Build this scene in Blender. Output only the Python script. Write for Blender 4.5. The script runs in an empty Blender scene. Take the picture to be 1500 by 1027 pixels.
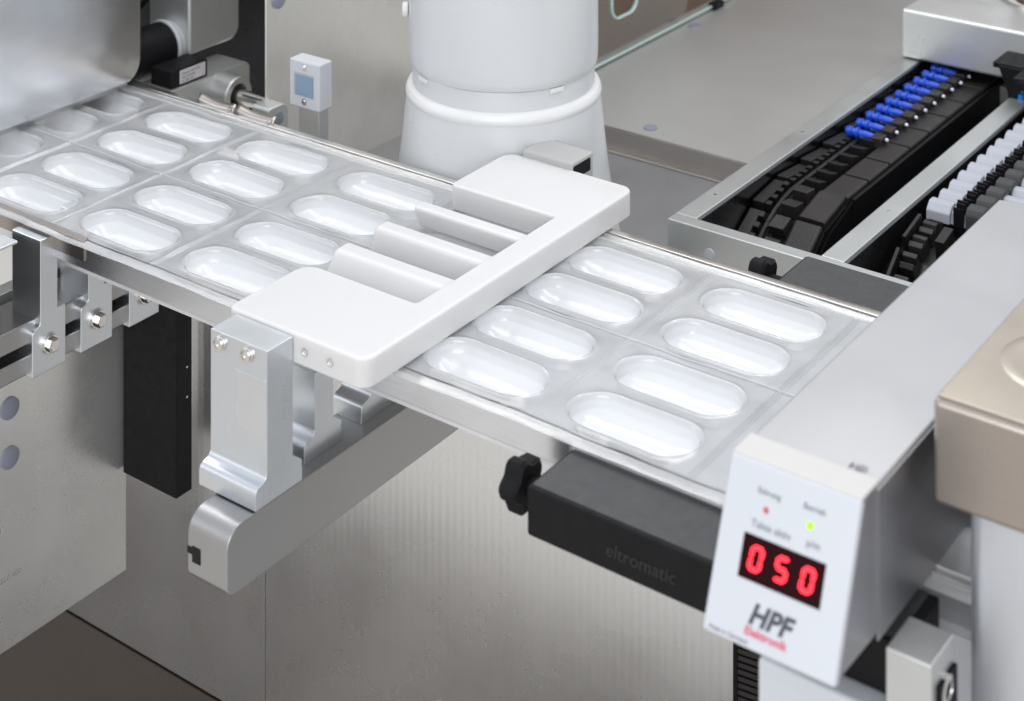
import bpy, bmesh, math, random
from mathutils import Vector, Matrix, noise
R = math.radians
random.seed(7)
SC = bpy.context.scene
COL = SC.collection

# ---------------------------------------------------------------- camera
cam = bpy.data.objects.new('camera', bpy.data.cameras.new('camera'))
COL.objects.link(cam)
cam.location = (14.508, -18.122, 10.862)
cam.rotation_euler = (R(90), 0, 2.199 - math.pi / 2)
cam.data.sensor_width = 36
cam.data.lens = 2555.646 / 1500 * 36
cam.data.shift_y = -(513.5 + 802.046) / 1500
cam.data.clip_start = 0.1
cam.data.clip_end = 500
cam.data.dof.use_dof = True
cam.data.dof.focus_distance = 24.0
cam.data.dof.aperture_fstop = 0.50
SC.camera = cam

# ---------------------------------------------------------------- light
wd = bpy.data.worlds.new('World'); SC.world = wd; wd.use_nodes = True
nt = wd.node_tree; nt.nodes.clear()
wo = nt.nodes.new('ShaderNodeOutputWorld'); bg = nt.nodes.new('ShaderNodeBackground')
tc = nt.nodes.new('ShaderNodeTexCoord'); sp = nt.nodes.new('ShaderNodeSeparateXYZ')
mr = nt.nodes.new('ShaderNodeMapRange'); mr.inputs[1].default_value = -1; mr.inputs[2].default_value = 1
rp = nt.nodes.new('ShaderNodeValToRGB')
rp.color_ramp.elements[0].color = (.70, .675, .655, 1)
rp.color_ramp.elements[1].color = (.88, .92, 1.0, 1)
e = rp.color_ramp.elements.new(.46); e.color = (.76, .745, .735, 1)
e = rp.color_ramp.elements.new(.62); e.color = (.80, .81, .83, 1)
nt.links.new(tc.outputs['Generated'], sp.inputs[0]); nt.links.new(sp.outputs['Z'], mr.inputs[0])
nt.links.new(mr.outputs[0], rp.inputs[0]); nt.links.new(rp.outputs[0], bg.inputs[0])
nt.links.new(bg.outputs[0], wo.inputs[0]); bg.inputs[1].default_value = 1.05

def area(name, loc, target, sx, sy, power, color=(1, 1, 1)):
    l = bpy.data.lights.new(name, 'AREA'); l.shape = 'RECTANGLE'; l.size = sx; l.size_y = sy
    l.energy = power; l.color = color
    o = bpy.data.objects.new(name, l); COL.objects.link(o); o.location = loc
    o.rotation_euler = (Vector(target) - Vector(loc)).to_track_quat('-Z', 'Y').to_euler()
    return o
area('ceiling_panel_light', (-9, 2, 17), (-2, 1, 0), 3, 18, 950, (1, .985, .96))
area('ceiling_panel_light', (1, 12, 18), (0, 2, 0), 16, 3, 1100, (1, .99, .97))
area('ceiling_panel_light', (6, 2, 20), (1, 1, 0), 4, 16, 950, (.97, .985, 1))
area('front_fill_light', (9, -17, 6), (1, 0, -3), 14, 9, 1550, (.95, .975, 1))  # unseen fill lamp added in front to brighten the steel walls

SC.view_settings.view_transform = 'Standard'
SC.view_settings.look = 'None'
SC.view_settings.exposure = 0.0
SC.view_settings.gamma = 1.0
SC.render.engine = 'CYCLES'
SC.cycles.max_bounces = 10
SC.cycles.transparent_max_bounces = 16

# ---------------------------------------------------------------- materials
def newmat(name):
    m = bpy.data.materials.new(name); m.use_nodes = True
    n = m.node_tree.nodes; b = n['Principled BSDF']
    return m, m.node_tree, b

def coords(t, scale, rot=(0, 0, 0)):
    tc = t.nodes.new('ShaderNodeTexCoord'); mp = t.nodes.new('ShaderNodeMapping')
    mp.inputs['Scale'].default_value = scale; mp.inputs['Rotation'].default_value = rot
    t.links.new(tc.outputs['Object'], mp.inputs[0]); return mp

def nz(t, mp, scale=1, detail=4, rough=.6):
    n = t.nodes.new('ShaderNodeTexNoise'); n.inputs['Scale'].default_value = scale
    n.inputs['Detail'].default_value = detail; n.inputs['Roughness'].default_value = rough
    t.links.new(mp.outputs[0], n.inputs['Vector']); return n

def mrange(t, src, a, b, c0=0.0, c1=1.0):
    m = t.nodes.new('ShaderNodeMapRange'); m.inputs[1].default_value = c0; m.inputs[2].default_value = c1
    m.inputs[3].default_value = a; m.inputs[4].default_value = b
    t.links.new(src, m.inputs[0]); return m

def plastic(name, col, rough=.4, bump=.0, bscale=60, coat=0, sss=0, var=.03, spec=.5):
    m, t, b = newmat(name)
    mp = coords(t, (1, 1, 1))
    n = nz(t, mp, 1.7, 5)
    mx = t.nodes.new('ShaderNodeMix'); mx.data_type = 'RGBA'
    mx.inputs[6].default_value = tuple(c * (1 - var) for c in col) + (1,)
    mx.inputs[7].default_value = tuple(min(1, c * (1 + var)) for c in col) + (1,)
    t.links.new(n.outputs[0], mx.inputs[0]); t.links.new(mx.outputs[2], b.inputs['Base Color'])
    n3 = nz(t, mp, 6, 6); r = mrange(t, n3.outputs[0], rough * .8, rough * 1.2, .3, .7)
    t.links.new(r.outputs[0], b.inputs['Roughness'])
    b.inputs['Specular IOR Level'].default_value = spec
    b.inputs['Coat Weight'].default_value = coat; b.inputs['Coat Roughness'].default_value = .12
    if sss:
        b.inputs['Subsurface Weight'].default_value = sss; b.inputs['Subsurface Radius'].default_value = (.4, .38, .36)
        b.inputs['Subsurface Scale'].default_value = .5
    if bump:
        n2 = nz(t, mp, bscale, 3); bp = t.nodes.new('ShaderNodeBump'); bp.inputs['Strength'].default_value = bump
        bp.inputs['Distance'].default_value = .01
        t.links.new(n2.outputs[0], bp.inputs['Height']); t.links.new(bp.outputs[0], b.inputs['Normal'])
    return m

def metal(name, col, rough=.35, brush=(1, 1, 60), bump=.25, metallic=1.0, blotch=.12, rvar=.06, wave=None):
    """brushed metal: fine streaks stretched along the axes with the small scale"""
    m, t, b = newmat(name)
    b.inputs['Metallic'].default_value = metallic
    mp = coords(t, brush); st = nz(t, mp, 1.0, 6, .7)
    mp2 = coords(t, (1, 1, 1)); bl = nz(t, mp2, .6, 4)
    mx = t.nodes.new('ShaderNodeMix'); mx.data_type = 'RGBA'
    mx.inputs[6].default_value = tuple(c * (1 - blotch) for c in col) + (1,)
    mx.inputs[7].default_value = tuple(min(1, c * (1 + blotch)) for c in col) + (1,)
    ad = t.nodes.new('ShaderNodeMath'); ad.operation = 'ADD'
    s1 = mrange(t, st.outputs[0], -.25, .25, .3, .7); s2 = mrange(t, bl.outputs[0], .25, .75, .3, .7)
    t.links.new(s1.outputs[0], ad.inputs[0]); t.links.new(s2.outputs[0], ad.inputs[1])
    t.links.new(ad.outputs[0], mx.inputs[0]); t.links.new(mx.outputs[2], b.inputs['Base Color'])
    rr = mrange(t, bl.outputs[0], rough - rvar, rough + rvar, .3, .7); t.links.new(rr.outputs[0], b.inputs['Roughness'])
    bp = t.nodes.new('ShaderNodeBump'); bp.inputs['Strength'].default_value = bump; bp.inputs['Distance'].default_value = .006
    t.links.new(st.outputs[0], bp.inputs['Height'])
    last = bp
    if wave:
        mpw = coords(t, (1, 1, 1)); w = t.nodes.new('ShaderNodeTexWave'); w.bands_direction = wave[0]
        w.inputs['Scale'].default_value = wave[1]; w.inputs['Distortion'].default_value = .25
        w.inputs['Detail'].default_value = 1
        t.links.new(mpw.outputs[0], w.inputs['Vector'])
        b2 = t.nodes.new('ShaderNodeBump'); b2.inputs['Strength'].default_value = wave[2]; b2.inputs['Distance'].default_value = .01
        t.links.new(w.outputs[0], b2.inputs['Height']); t.links.new(bp.outputs[0], b2.inputs['Normal']); last = b2
    t.links.new(last.outputs[0], b.inputs['Normal'])
    return m

def glow(name, col, s):
    m, t, b = newmat(name); b.inputs['Base Color'].default_value = (*[c * .06 for c in col], 1); b.inputs['Specular IOR Level'].default_value = .08
    b.inputs['Emission Color'].default_value = (*col, 1); b.inputs['Emission Strength'].default_value = s
    return m

def film_mat(name, body, cup=None, col=(.86, .88, .91), grough=.12):
    """thin clear-to-milky thermoformed film"""
    m, t, b = newmat(name); t.nodes.remove(b)
    out = t.nodes['Material Output']
    tr = t.nodes.new('ShaderNodeBsdfTransparent'); tr.inputs[0].default_value = (.97, .98, .985, 1)
    df = t.nodes.new('ShaderNodeBsdfDiffuse'); df.inputs[0].default_value = (*col, 1)
    tl = t.nodes.new('ShaderNodeBsdfTranslucent'); tl.inputs[0].default_value = (*col, 1)
    gl = t.nodes.new('ShaderNodeBsdfGlossy'); gl.inputs['Roughness'].default_value = grough
    m1 = t.nodes.new('ShaderNodeMixShader'); m1.inputs[0].default_value = .3
    t.links.new(df.outputs[0], m1.inputs[1]); t.links.new(tl.outputs[0], m1.inputs[2])
    m2 = t.nodes.new('ShaderNodeMixShader')
    mp = coords(t, (1, 1, 1)); n = nz(t, mp, .9, 5); r = mrange(t, n.outputs[0], body - .05, body + .05, .3, .7)
    if cup:
        at = t.nodes.new('ShaderNodeAttribute'); at.attribute_name = 'draw'
        r2 = t.nodes.new('ShaderNodeMix'); r2.data_type = 'FLOAT'; r2.inputs[3].default_value = cup
        t.links.new(at.outputs['Fac'], r2.inputs[0]); t.links.new(r.outputs[0], r2.inputs[2]); t.links.new(r2.outputs[0], m2.inputs[0])
        cm = t.nodes.new('ShaderNodeMix'); cm.data_type = 'RGBA'; cm.inputs[6].default_value = (*col, 1); cm.inputs[7].default_value = (.96, .97, .985, 1)
        t.links.new(at.outputs['Fac'], cm.inputs[0])
        for q in (df, tl): t.links.new(cm.outputs[2], q.inputs[0])
    else: t.links.new(r.outputs[0], m2.inputs[0])
    t.links.new(tr.outputs[0], m2.inputs[1]); t.links.new(m1.outputs[0], m2.inputs[2])
    fr = t.nodes.new('ShaderNodeFresnel'); fr.inputs[0].default_value = 1.6
    mm = t.nodes.new('ShaderNodeMath'); mm.operation = 'MULTIPLY'; mm.inputs[1].default_value = 1.3; mm.use_clamp = True
    t.links.new(fr.outputs[0], mm.inputs[0])
    m3 = t.nodes.new('ShaderNodeMixShader'); t.links.new(mm.outputs[0], m3.inputs[0])
    t.links.new(m2.outputs[0], m3.inputs[1]); t.links.new(gl.outputs[0], m3.inputs[2])
    mp3 = coords(t, (3, 22, 3)); n3 = nz(t, mp3, 1.0, 3)
    bp = t.nodes.new('ShaderNodeBump'); bp.inputs['Strength'].default_value = .22; bp.inputs['Distance'].default_value = .012
    t.links.new(n3.outputs[0], bp.inputs['Height'])
    for s in (gl, df): t.links.new(bp.outputs[0], s.inputs['Normal'])
    t.links.new(bp.outputs[0], fr.inputs['Normal'])
    t.links.new(m3.outputs[0], out.inputs[0])
    return m

M = dict(
    plate=plastic('white_plastic_board', (.64, .633, .63), .38, .3, 90, sss=.5, var=.012),
    robot=plastic('robot_white_paint', (.62, .635, .645), .34, .0, coat=.3, var=.012),
    robot2=plastic('robot_white_ring', (.76, .76, .76), .35, .0, coat=.2, var=.012),
    grey_cap=plastic('grey_plastic', (.42, .42, .41), .5, var=.04),
    cream=plastic('sensor_white_plastic', (.56, .58, .61), .45, var=.02),
    plug=plastic('blue_grey_plug', (.23, .25, .30), .5, var=.04),
    black=plastic('black_anodised', (.007, .007, .008), .5, .35, 120, var=.1, spec=.2),
    blackrub=plastic('black_rubber', (.006, .006, .007), .55, .2, 60, var=.1, spec=.18),
    bchain=plastic('black_chain_plastic', (.012, .011, .011), .36, .4, 30, var=.25, spec=.4),
    bchain2=plastic('worn_black_chain_plastic', (.024, .021, .020), .42, .6, 25, var=.3, spec=.4),
    charcoal=plastic('charcoal_coating', (.055, .056, .058), .62, .6, 120, var=.06),
    blue=plastic('blue_nylon', (.010, .075, .60), .35, coat=.2, var=.05),
    cyan=plastic('cyan_plastic', (.0, .19, .62), .35, coat=.2, var=.05),
    syringe=plastic('white_syringe_plastic', (.42, .44, .49), .45, coat=.0, var=.04),
    tip=plastic('pale_tip', (.75, .8, .95), .25, coat=.5),
    hpf=plastic('display_front_white', (.52, .54, .575), .45, .1, 80, var=.012),
    hpfcap=plastic('display_cap_offwhite', (.55, .53, .515), .5, .1, 80, var=.012),
    ink=plastic('black_print', (.06, .06, .08), .6), inkr=plastic('red_print', (.62, .07, .13), .6),
    inkg=plastic('grey_print', (.22, .22, .26), .6), etch=plastic('etched_print', (.42, .42, .42), .6), etchfaint=plastic('faint_etching', (.36, .35, .34), .5),
    faint=plastic('faint_print', (.016, .0155, .016), .6),
    redwin=glow('dark_red_window', (.06, .001, .006), .3),
    label=plastic('paper_label', (.60, .57, .58), .5, var=.08),
    brownbox=metal('warm_brushed_cover', (.42, .37, .33), .28, (2, 60, 60), .15, .85, .05),
    browntop=metal('warm_cover_top', (.44, .39, .33), .34, (60, 2, 60), .15, .85, .05),
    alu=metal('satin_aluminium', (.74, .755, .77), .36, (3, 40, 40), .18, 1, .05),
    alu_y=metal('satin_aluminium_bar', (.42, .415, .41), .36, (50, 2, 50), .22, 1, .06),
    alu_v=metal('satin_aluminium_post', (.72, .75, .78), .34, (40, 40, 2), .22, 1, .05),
    bead=metal('bead_blasted_aluminium', (.62, .63, .62), .48, (90, 90, 90), .3, .92, .05),
    rail=metal('rail_aluminium', (.76, .77, .79), .30, (2, 60, 60), .3, 1, .1),
    wall=metal('ribbed_stainless', (.82, .82, .81), .27, (60, 3, 1.5), .0, .86, .05, .04, wave=('X', 2.4, .06)),
    panel=metal('brushed_stainless_panel', (.86, .86, .845), .26, (50, 1.5, 60), .10, .76, .05, .09),
    panel2=metal('brushed_stainless_back', (.80, .78, .73), .33, (50, 60, 3), .25, .78, .14),
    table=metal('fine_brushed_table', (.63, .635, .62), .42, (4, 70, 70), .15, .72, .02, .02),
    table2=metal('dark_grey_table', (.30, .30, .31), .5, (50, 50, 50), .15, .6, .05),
    step=metal('step_trim', (.50, .47, .44), .35, (2, 50, 50), .2, .9, .1),
    frame=metal('frame_aluminium', (.60, .62, .61), .42, (50, 50, 50), .25, .85, .04),
    guard=metal('polished_guard', (.86, .87, .90), .20, (30, 1.2, 20), .10, 1, .06, .07),
    chrome=metal('polished_steel', (.72, .70, .67), .18, (5, 5, 5), .05, 1, .05),
    steeldark=metal('dark_stainless', (.20, .20, .21), .26, (60, 60, 2), .3, 1, .2),  # dark tone carries the dark reflections of recess and bay steel
    floor=metal('dark_floor_plate', (.075, .056, .043), .24, (40, 2, 40), .2, .55, .15),
    bronze=plastic('brown_room_wall', (.15, .09, .06), .5, var=.08),
    red=glow('red_led', (1, .022, .035), 4.5), redcore=glow('red_led_core', (1, .10, .10), 6.0), lime=glow('lime_led', (.50, 1, .02), 1.3), reddot=plastic('unlit_red_led', (.55, .08, .08), .3),
    lens=plastic('blue_grey_window', (.20, .30, .40), .15, coat=.4, var=.03),
    flange=film_mat('clear_film', .50, None, (.90, .91, .925)),
    pocket=film_mat('formed_pocket_film', .50, .97, (.90, .91, .925), .17),
    fedge=film_mat('film_edge', .42, None, (.8, .8, .8), .16),
)
def glassmat():
    m, t, b = newmat('clear_glass'); t.nodes.remove(b); out = t.nodes['Material Output']
    tr = t.nodes.new('ShaderNodeBsdfTransparent'); tr.inputs[0].default_value = (.90, .94, .93, 1)
    gl = t.nodes.new('ShaderNodeBsdfGlossy'); gl.inputs['Roughness'].default_value = .02
    fr = t.nodes.new('ShaderNodeLayerWeight'); fr.inputs[0].default_value = .12
    m3 = t.nodes.new('ShaderNodeMixShader'); t.links.new(fr.outputs['Facing'], m3.inputs[0])
    t.links.new(tr.outputs[0], m3.inputs[1]); t.links.new(gl.outputs[0], m3.inputs[2]); t.links.new(m3.outputs[0], out.inputs[0])
    return m
M['glass'] = glassmat()
M['glassedge'] = plastic('green_glass_edge', (.50, .66, .61), .3, coat=.3)

# ---------------------------------------------------------------- builders
WORLD = {}
def thing(name, label, cat, loc, group=None):
    o = bpy.data.objects.new(name, None); COL.objects.link(o); o.location = loc
    o.empty_display_size = .2
    o['label'] = label; o['category'] = cat
    if group: o['group'] = group
    WORLD[o.name] = Vector(loc)
    return o

class MB:
    def __init__(s): s.v = []; s.f = []
    def add(s, vs, fs):
        k = len(s.v); s.v += [Vector(p) for p in vs]; s.f += [[i + k for i in f] for f in fs]; return s
    def box(s, x0, x1, y0, y1, z0, z1):
        vs = [(x, y, z) for z in (z0, z1) for y in (y0, y1) for x in (x0, x1)]
        return s.add(vs, [(0, 2, 3, 1), (4, 5, 7, 6), (0, 1, 5, 4), (2, 6, 7, 3), (0, 4, 6, 2), (1, 3, 7, 5)])
    def prism(s, poly, axis, a, b):
        def P(p, t):
            if axis == 'x': return (t, p[0], p[1])
            if axis == 'y': return (p[0], t, p[1])
            return (p[0], p[1], t)
        n = len(poly); vs = [P(p, a) for p in poly] + [P(p, b) for p in poly]
        return s.add(vs, [list(range(n))[::-1], list(range(n, 2 * n))] + [(i, (i + 1) % n, n + (i + 1) % n, n + i) for i in range(n)])
    def tube(s, p0, p1, r, r1=None, n=32, cap=True):
        p0, p1 = Vector(p0), Vector(p1); r1 = r if r1 is None else r1
        q = (p1 - p0).to_track_quat('Z', 'Y'); vs = []
        for c, rr in ((p0, r), (p1, r1)):
            for i in range(n):
                a = 2 * math.pi * i / n; vs.append(c + q @ Vector((math.cos(a) * rr, math.sin(a) * rr, 0)))
        fs = [(i, (i + 1) % n, n + (i + 1) % n, n + i) for i in range(n)]
        if cap: fs += [list(range(n))[::-1], list(range(n, 2 * n))]
        return s.add(vs, fs)
    def lathe(s, prof, c, n=96, axis=Vector((0, 0, 1)), caps=True):
        q = Vector(axis).to_track_quat('Z', 'Y'); c = Vector(c); vs = []; m = len(prof)
        for r, z in prof:
            for i in range(n):
                a = 2 * math.pi * i / n; vs.append(c + q @ Vector((math.cos(a) * r, math.sin(a) * r, z)))
        fs = [(k * n + i, k * n + (i + 1) % n, (k + 1) * n + (i + 1) % n, (k + 1) * n + i) for k in range(m - 1) for i in range(n)]
        if caps: fs += [list(range(n))[::-1], list(range((m - 1) * n, m * n))]
        return s.add(vs, fs)
    def build(s, name, mat, parent=None, bevel=0, seg=2, smooth=True, label=None, structure=False, stuff=False, recalc=True):
        off = WORLD[parent.name] if parent is not None and parent.name in WORLD else Vector()
        me = bpy.data.meshes.new(name); me.from_pydata([tuple(p - off) for p in s.v], [], s.f)
        bm = bmesh.new(); bm.from_mesh(me); 
        if recalc: bmesh.ops.recalc_face_normals(bm, faces=bm.faces)
        elif sum(f.normal.z * f.calc_area() for f in bm.faces) < 0: bmesh.ops.reverse_faces(bm, faces=bm.faces)
        for f in bm.faces: f.smooth = smooth
        for ed in bm.edges:
            if len(ed.link_faces) == 2 and ed.calc_face_angle(0) > R(32): ed.smooth = False
        bm.to_mesh(me); bm.free()
        me.materials.append(M[mat] if isinstance(mat, str) else mat)
        o = bpy.data.objects.new(name, me); COL.objects.link(o)
        if parent is not None: o.parent = parent; WORLD[o.name] = off
        if bevel:
            b = o.modifiers.new('bevel', 'BEVEL'); b.width = bevel; b.segments = seg
            b.limit_method = 'ANGLE'; b.angle_limit = R(32); b.harden_normals = True
        if label: o['label'] = label
        if structure: o['kind'] = 'structure'
        if stuff: o['kind'] = 'stuff'
        return o

def rrect(x0, x1, y0, y1, r, n=6, rs=None):
    rs = rs or (r, r, r, r); out = []
    for (cx, cy, a0, rr) in ((x1, y1, 0, rs[0]), (x0, y1, 90, rs[1]), (x0, y0, 180, rs[2]), (x1, y0, 270, rs[3])):
        sx = 1 if cx == x1 else -1; sy = 1 if cy == y1 else -1
        if rr <= 0: out.append((cx, cy)); continue
        for i in range(n + 1):
            a = R(a0 + 90 * i / n); out.append((cx - sx * rr + rr * math.cos(a), cy - sy * rr + rr * math.sin(a)))
    return out

def copy_tree(o, parent=None):
    c = o.copy(); COL.objects.link(c); c.parent = parent
    for ch in list(o.children): copy_tree(ch, c)
    if o.name in WORLD: WORLD[c.name] = WORLD[o.name].copy()
    return c

def text_mesh(name, body, size, mat, parent, origin, xdir, ydir, shear=0, bold=0, space=1.0, align='LEFT'):
    cu = bpy.data.curves.new(name, 'FONT'); cu.body = body; cu.size = size; cu.shear = shear; cu.offset = bold
    cu.extrude = .002; cu.space_character = space; cu.align_x = align; cu.resolution_u = 3
    t = bpy.data.objects.new('tmp_text', cu); COL.objects.link(t)
    dg = bpy.context.evaluated_depsgraph_get(); me = bpy.data.meshes.new_from_object(t.evaluated_get(dg))
    bpy.data.objects.remove(t)
    X = Vector(xdir).normalized(); Y = Vector(ydir).normalized(); Z = X.cross(Y); O = Vector(origin)
    off = WORLD[parent.name]
    for v in me.vertices: v.co = O + X * v.co.x + Y * v.co.y + Z * v.co.z - off
    me.materials.clear(); me.materials.append(M[mat])
    o = bpy.data.objects.new(name, me); COL.objects.link(o); o.parent = parent; WORLD[o.name] = off
    return o

# ================================================================ SETTING
MB().box(-16, 3.5, -4.5, 1.6, -8.8, -8.4).build('floor', 'floor', structure=True)
# cabinet face beneath the conveyor: three sheets with a fine joint
t = thing('cabinet_front', 'ribbed brushed stainless cabinet front standing below the film conveyor', 'cabinet', (0, 1.2, -8.4))
MB().box(-14, -4.005, 1.0, 1.4, -8.38, -.62).build('cabinet_sheet', 'wall', t, .012)
MB().box(-3.985, 4.02, 1.0, 1.4, -8.38, -.62).build('cabinet_sheet', 'wall', t, .012)
MB().box(-14, 4.0, 1.03, 1.35, -8.39, -.64).build('backing', 'steeldark', t)
# machine side panel lower left, plane x=-6.1 facing +x
t = thing('machine_side_panel', 'large brushed stainless panel with round grey blue plugs at the lower left', 'panel', (-6.2, -4, -6.36))
MB().box(-6.35, -6.1, -14, .14, -6.36, -1.2).build('sheet', 'panel', t, .015)
for z in (-2.89, -3.6):
    MB().lathe([(.0, 0), (.155, 0), (.155, .03), (.13, .045), (.0, .045)], (-6.1, -2.06, z), 40, (1, 0, 0), caps=False).build('plug', 'plug', t)
MB().box(-6.104, -6.096, -.0, .001, -1, -1.001).build('edge_tick', 'panel', t)
text_mesh('etched_text', 'GLB 400', .11, 'etchfaint', t, (-6.095, -2.25, -5.35), (0, 1, 0), (0, 0, 1))
bpy.data.objects.remove(bpy.data.objects['edge_tick'])

# back machine panel (upper centre-left) plane x=-6.1
t = thing('machine_back_panel', 'tall brushed stainless panel behind the film and the white sensor', 'panel', (-6.2, 8, -1.35))
MB().box(-6.14, -6.1, 3.21, 11.2, -2.6, 7).build('sheet', 'panel2', t, .015)
MB().lathe([(.0, 0), (.15, 0), (.15, .03), (.12, .045), (.0, .045)], (-6.1, 3.5, 1.58), 40, (1, 0, 0), caps=False).build('plug', 'plug', t)
# recess behind it; the sheets' dark tone stands for dark reflections
t = thing('recess_wall', 'polished steel wall, coloured dark for its reflections, inside the gap left of the back panel', 'wall', (-10.4, 6, -2))
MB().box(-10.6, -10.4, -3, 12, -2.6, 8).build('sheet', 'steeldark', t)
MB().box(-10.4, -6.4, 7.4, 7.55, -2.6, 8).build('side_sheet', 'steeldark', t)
MB().box(-7.6, -7.5, 6.9, 7.4, -2.6, 8).build('corner_post', 'alu_v', t)

# tables behind the conveyor
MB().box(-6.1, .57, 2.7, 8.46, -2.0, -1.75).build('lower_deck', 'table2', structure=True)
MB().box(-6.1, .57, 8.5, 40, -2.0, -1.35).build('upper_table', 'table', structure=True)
MB().box(.57, 30, 14.6, 40, -2.0, -1.35).build('upper_table', 'table', structure=True)
t = thing('step_edging', 'bright folded steel edging along the step between grey deck and table', 'trim', (-3, 8.45, -1.75))
MB().prism([(8.44, -1.74), (8.47, -1.74), (8.495, -1.36), (8.495, -1.345), (8.43, -1.345), (8.45, -1.40)], 'x', -6.1, .565).build('riser', 'step', t)
MB().box(-6.1, .565, 8.33, 8.44, -1.75, -1.715).build('foot_lip', 'step', t, .01)
for n_, (x, y, lab) in enumerate(((-4.17, 14.2, 'white oval plug in the table just in front of the glass'), (-1.99, 8.85, 'pale oval plug at the front rim of the table beside the robot'))):
    t = thing('table_plug', lab, 'plug', (x, y, -1.35)); MB().lathe([(0, 0), (.13, 0), (.12, .03), (0, .035)], (x, y, -1.35), 32, caps=False).build('cap', 'plug', t)

# glass guard door with handle hole, brown wall behind
t = thing('brown_back_wall', 'plain brown wall seen through the glass guard', 'wall', (-4.9, 20, -1.35))
MB().box(-5.2, -4.75, 9.6, 45, -1.345, 8).build('surface', 'bronze', t)
t = thing('glass_guard', 'clear glass guard pane with green edges and a rounded hand hole behind the robot', 'glass pane', (-4.4, 14, -1.3))
def pane_hole(x, outer, hole, n=12):
    y0, y1, z0, z1 = outer; hy0, hy1, hz0, hz1, r = hole
    H = rrect(hy0, hy1, hz0, hz1, r, n)
    cy, cz = (hy0 + hy1) / 2, (hz0 + hz1) / 2
    O = []
    for (a, b) in H:
        dx, dz = a - cy, b - cz
        k = min((y1 - cy if dx > 0 else cy - y0) / max(abs(dx), 1e-6), (z1 - cz if dz > 0 else cz - z0) / max(abs(dz), 1e-6))
        O.append((cy + dx * k, cz + dz * k))
    m = len(H); mb = MB(); vs = [(x, *p) for p in O] + [(x, *p) for p in H]
    mb.add(vs, [(i, (i + 1) % m, m + (i + 1) % m, m + i) for i in range(m)]); return mb, H
mb, H = pane_hole(-4.42, (10.0, 16.4, -1.26, 3.4), (11.3, 12.3, -.55, .6, .3))
mb.build('pane', 'glass', t, smooth=False)
rim = MB(); m_ = len(H)
rim.add([(-4.46, *p) for p in H] + [(-4.38, *p) for p in H], [(i, (i + 1) % m_, m_ + (i + 1) % m_, m_ + i) for i in range(m_)])
ro = rim.build('hand_hole_edge', 'glassedge', t); sm = ro.modifiers.new('th', 'SOLIDIFY'); sm.thickness = .035
MB().box(-4.45, -4.38, 10.0, 16.4, -1.29, -1.255).build('bottom_edge', 'glassedge', t, .008)
t = thing('rubber_stop', 'small black rubber stop at the bottom edge of the glass guard', 'stop', (-4.4, 15.5, -1.3))
MB().box(-4.5, -4.3, 15.35, 15.75, -1.345, -1.2).build('clip', 'blackrub', t, .03)

# ================================================================ ROBOT BASE
RC = Vector((-1.87, 4.2, -1.75))
t = thing('robot_base', 'white round robot column standing behind the film conveyor', 'robot', RC)
z0 = -RC.z * 0
MB().lathe([(0, 0), (1.88, 0), (1.90, .06), (1.86, .22), (1.76, .7), (1.67, 1.3), (1.60, 1.9), (1.56, 2.3), (1.54, 2.46), (1.52, 2.56)], RC, 128, caps=False).build('flared_foot', 'robot', t)
MB().lathe([(1.535, 2.50), (1.555, 2.54), (1.55, 2.60), (1.52, 2.655), (1.475, 2.675), (1.44, 2.68)], RC, 128, caps=False).build('shoulder_ring', 'robot2', t)
MB().lathe([(1.445, 2.6), (1.445, 2.93), (1.43, 2.97)], RC, 128, caps=False).build('neck', 'robot', t)
MB().lathe([(1.38, 2.93), (1.38, 3.01)], RC, 128, caps=False).build('shadow_gap', 'black', t)
MB().lathe([(1.36, 2.985), (1.46, 2.985), (1.485, 3.02), (1.495, 3.1), (1.50, 3.3), (1.50, 9)], RC, 128, caps=False).build('turning_drum', 'robot', t)
# side knob, front hatch
MB().tube((RC.x - 1.5 * .82, RC.y - 1.5 * .58, 2.02), (RC.x - 1.60 * .82, RC.y - 1.60 * .58, 2.02), .12, n=24).build('side_button', 'robot2', t, .03)
for a, w in ((-112, 8), (-20, 9)):
    c = RC + Vector((math.cos(R(a)) * 1.445, math.sin(R(a)) * 1.445, 2.94))
    b = MB().box(-.03, .03, -.12, .12, -.035, .035)
    for v in b.v: v.rotate(Matrix.Rotation(R(a), 3, 'Z'))
    b.v = [v + c for v in b.v]; b.build('scale_mark', 'robot2', t, .01)
# hatch box on the foot, facing the conveyor
hb = MB().box(.20, 1.10, .37, .95, 0, .50)
hb.v = [v + Vector((RC.x + 1.05, RC.y - 1.62, .0)) for v in hb.v]
hb.build('connector_hatch', 'grey_cap', t, .04)
MB().box(RC.x + 2.10, RC.x + 2.155, RC.y - 1.22, RC.y - .75, .24, .45).build('hatch_gap', 'black', t, .02)

# ================================================================ TROUGH FRAME
ZT = -1.0
t = thing('feeder_frame', 'long grey aluminium frame with two open bays holding the black chains', 'frame', (2, 8, -2.4))
MB().box(.57, .94, 5.42, 26, -2.4, ZT).build('side_rail', 'frame', t, .02)
MB().box(3.05, 3.42, 5.42, 26, -2.4, ZT).build('divider_rail', 'frame', t, .02)
MB().box(6.6, 7.0, 5.42, 26, -2.4, ZT).build('side_rail', 'frame', t, .02)
MB().box(.57, 7.0, 5.15, 5.417, -2.4, ZT + .003).build('front_rail', 'frame', t, .025)
MB().box(.94, .965, 5.42, 26, -2.95, -1.05).build('liner', 'steeldark', t)
MB().box(3.42, 3.445, 5.42, 26, -2.95, -1.05).build('liner', 'steeldark', t)
MB().box(3.015, 3.05, 5.42, 26, -2.95, -1.05).build('liner', 'steeldark', t)
MB().box(.97, 3.01, 5.42, 26, -3.1, -2.95).build('bay_floor', 'steeldark', t)
MB().box(3.45, 6.6, 5.42, 26, -3.1, -2.95).build('bay_floor', 'steeldark', t)
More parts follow.
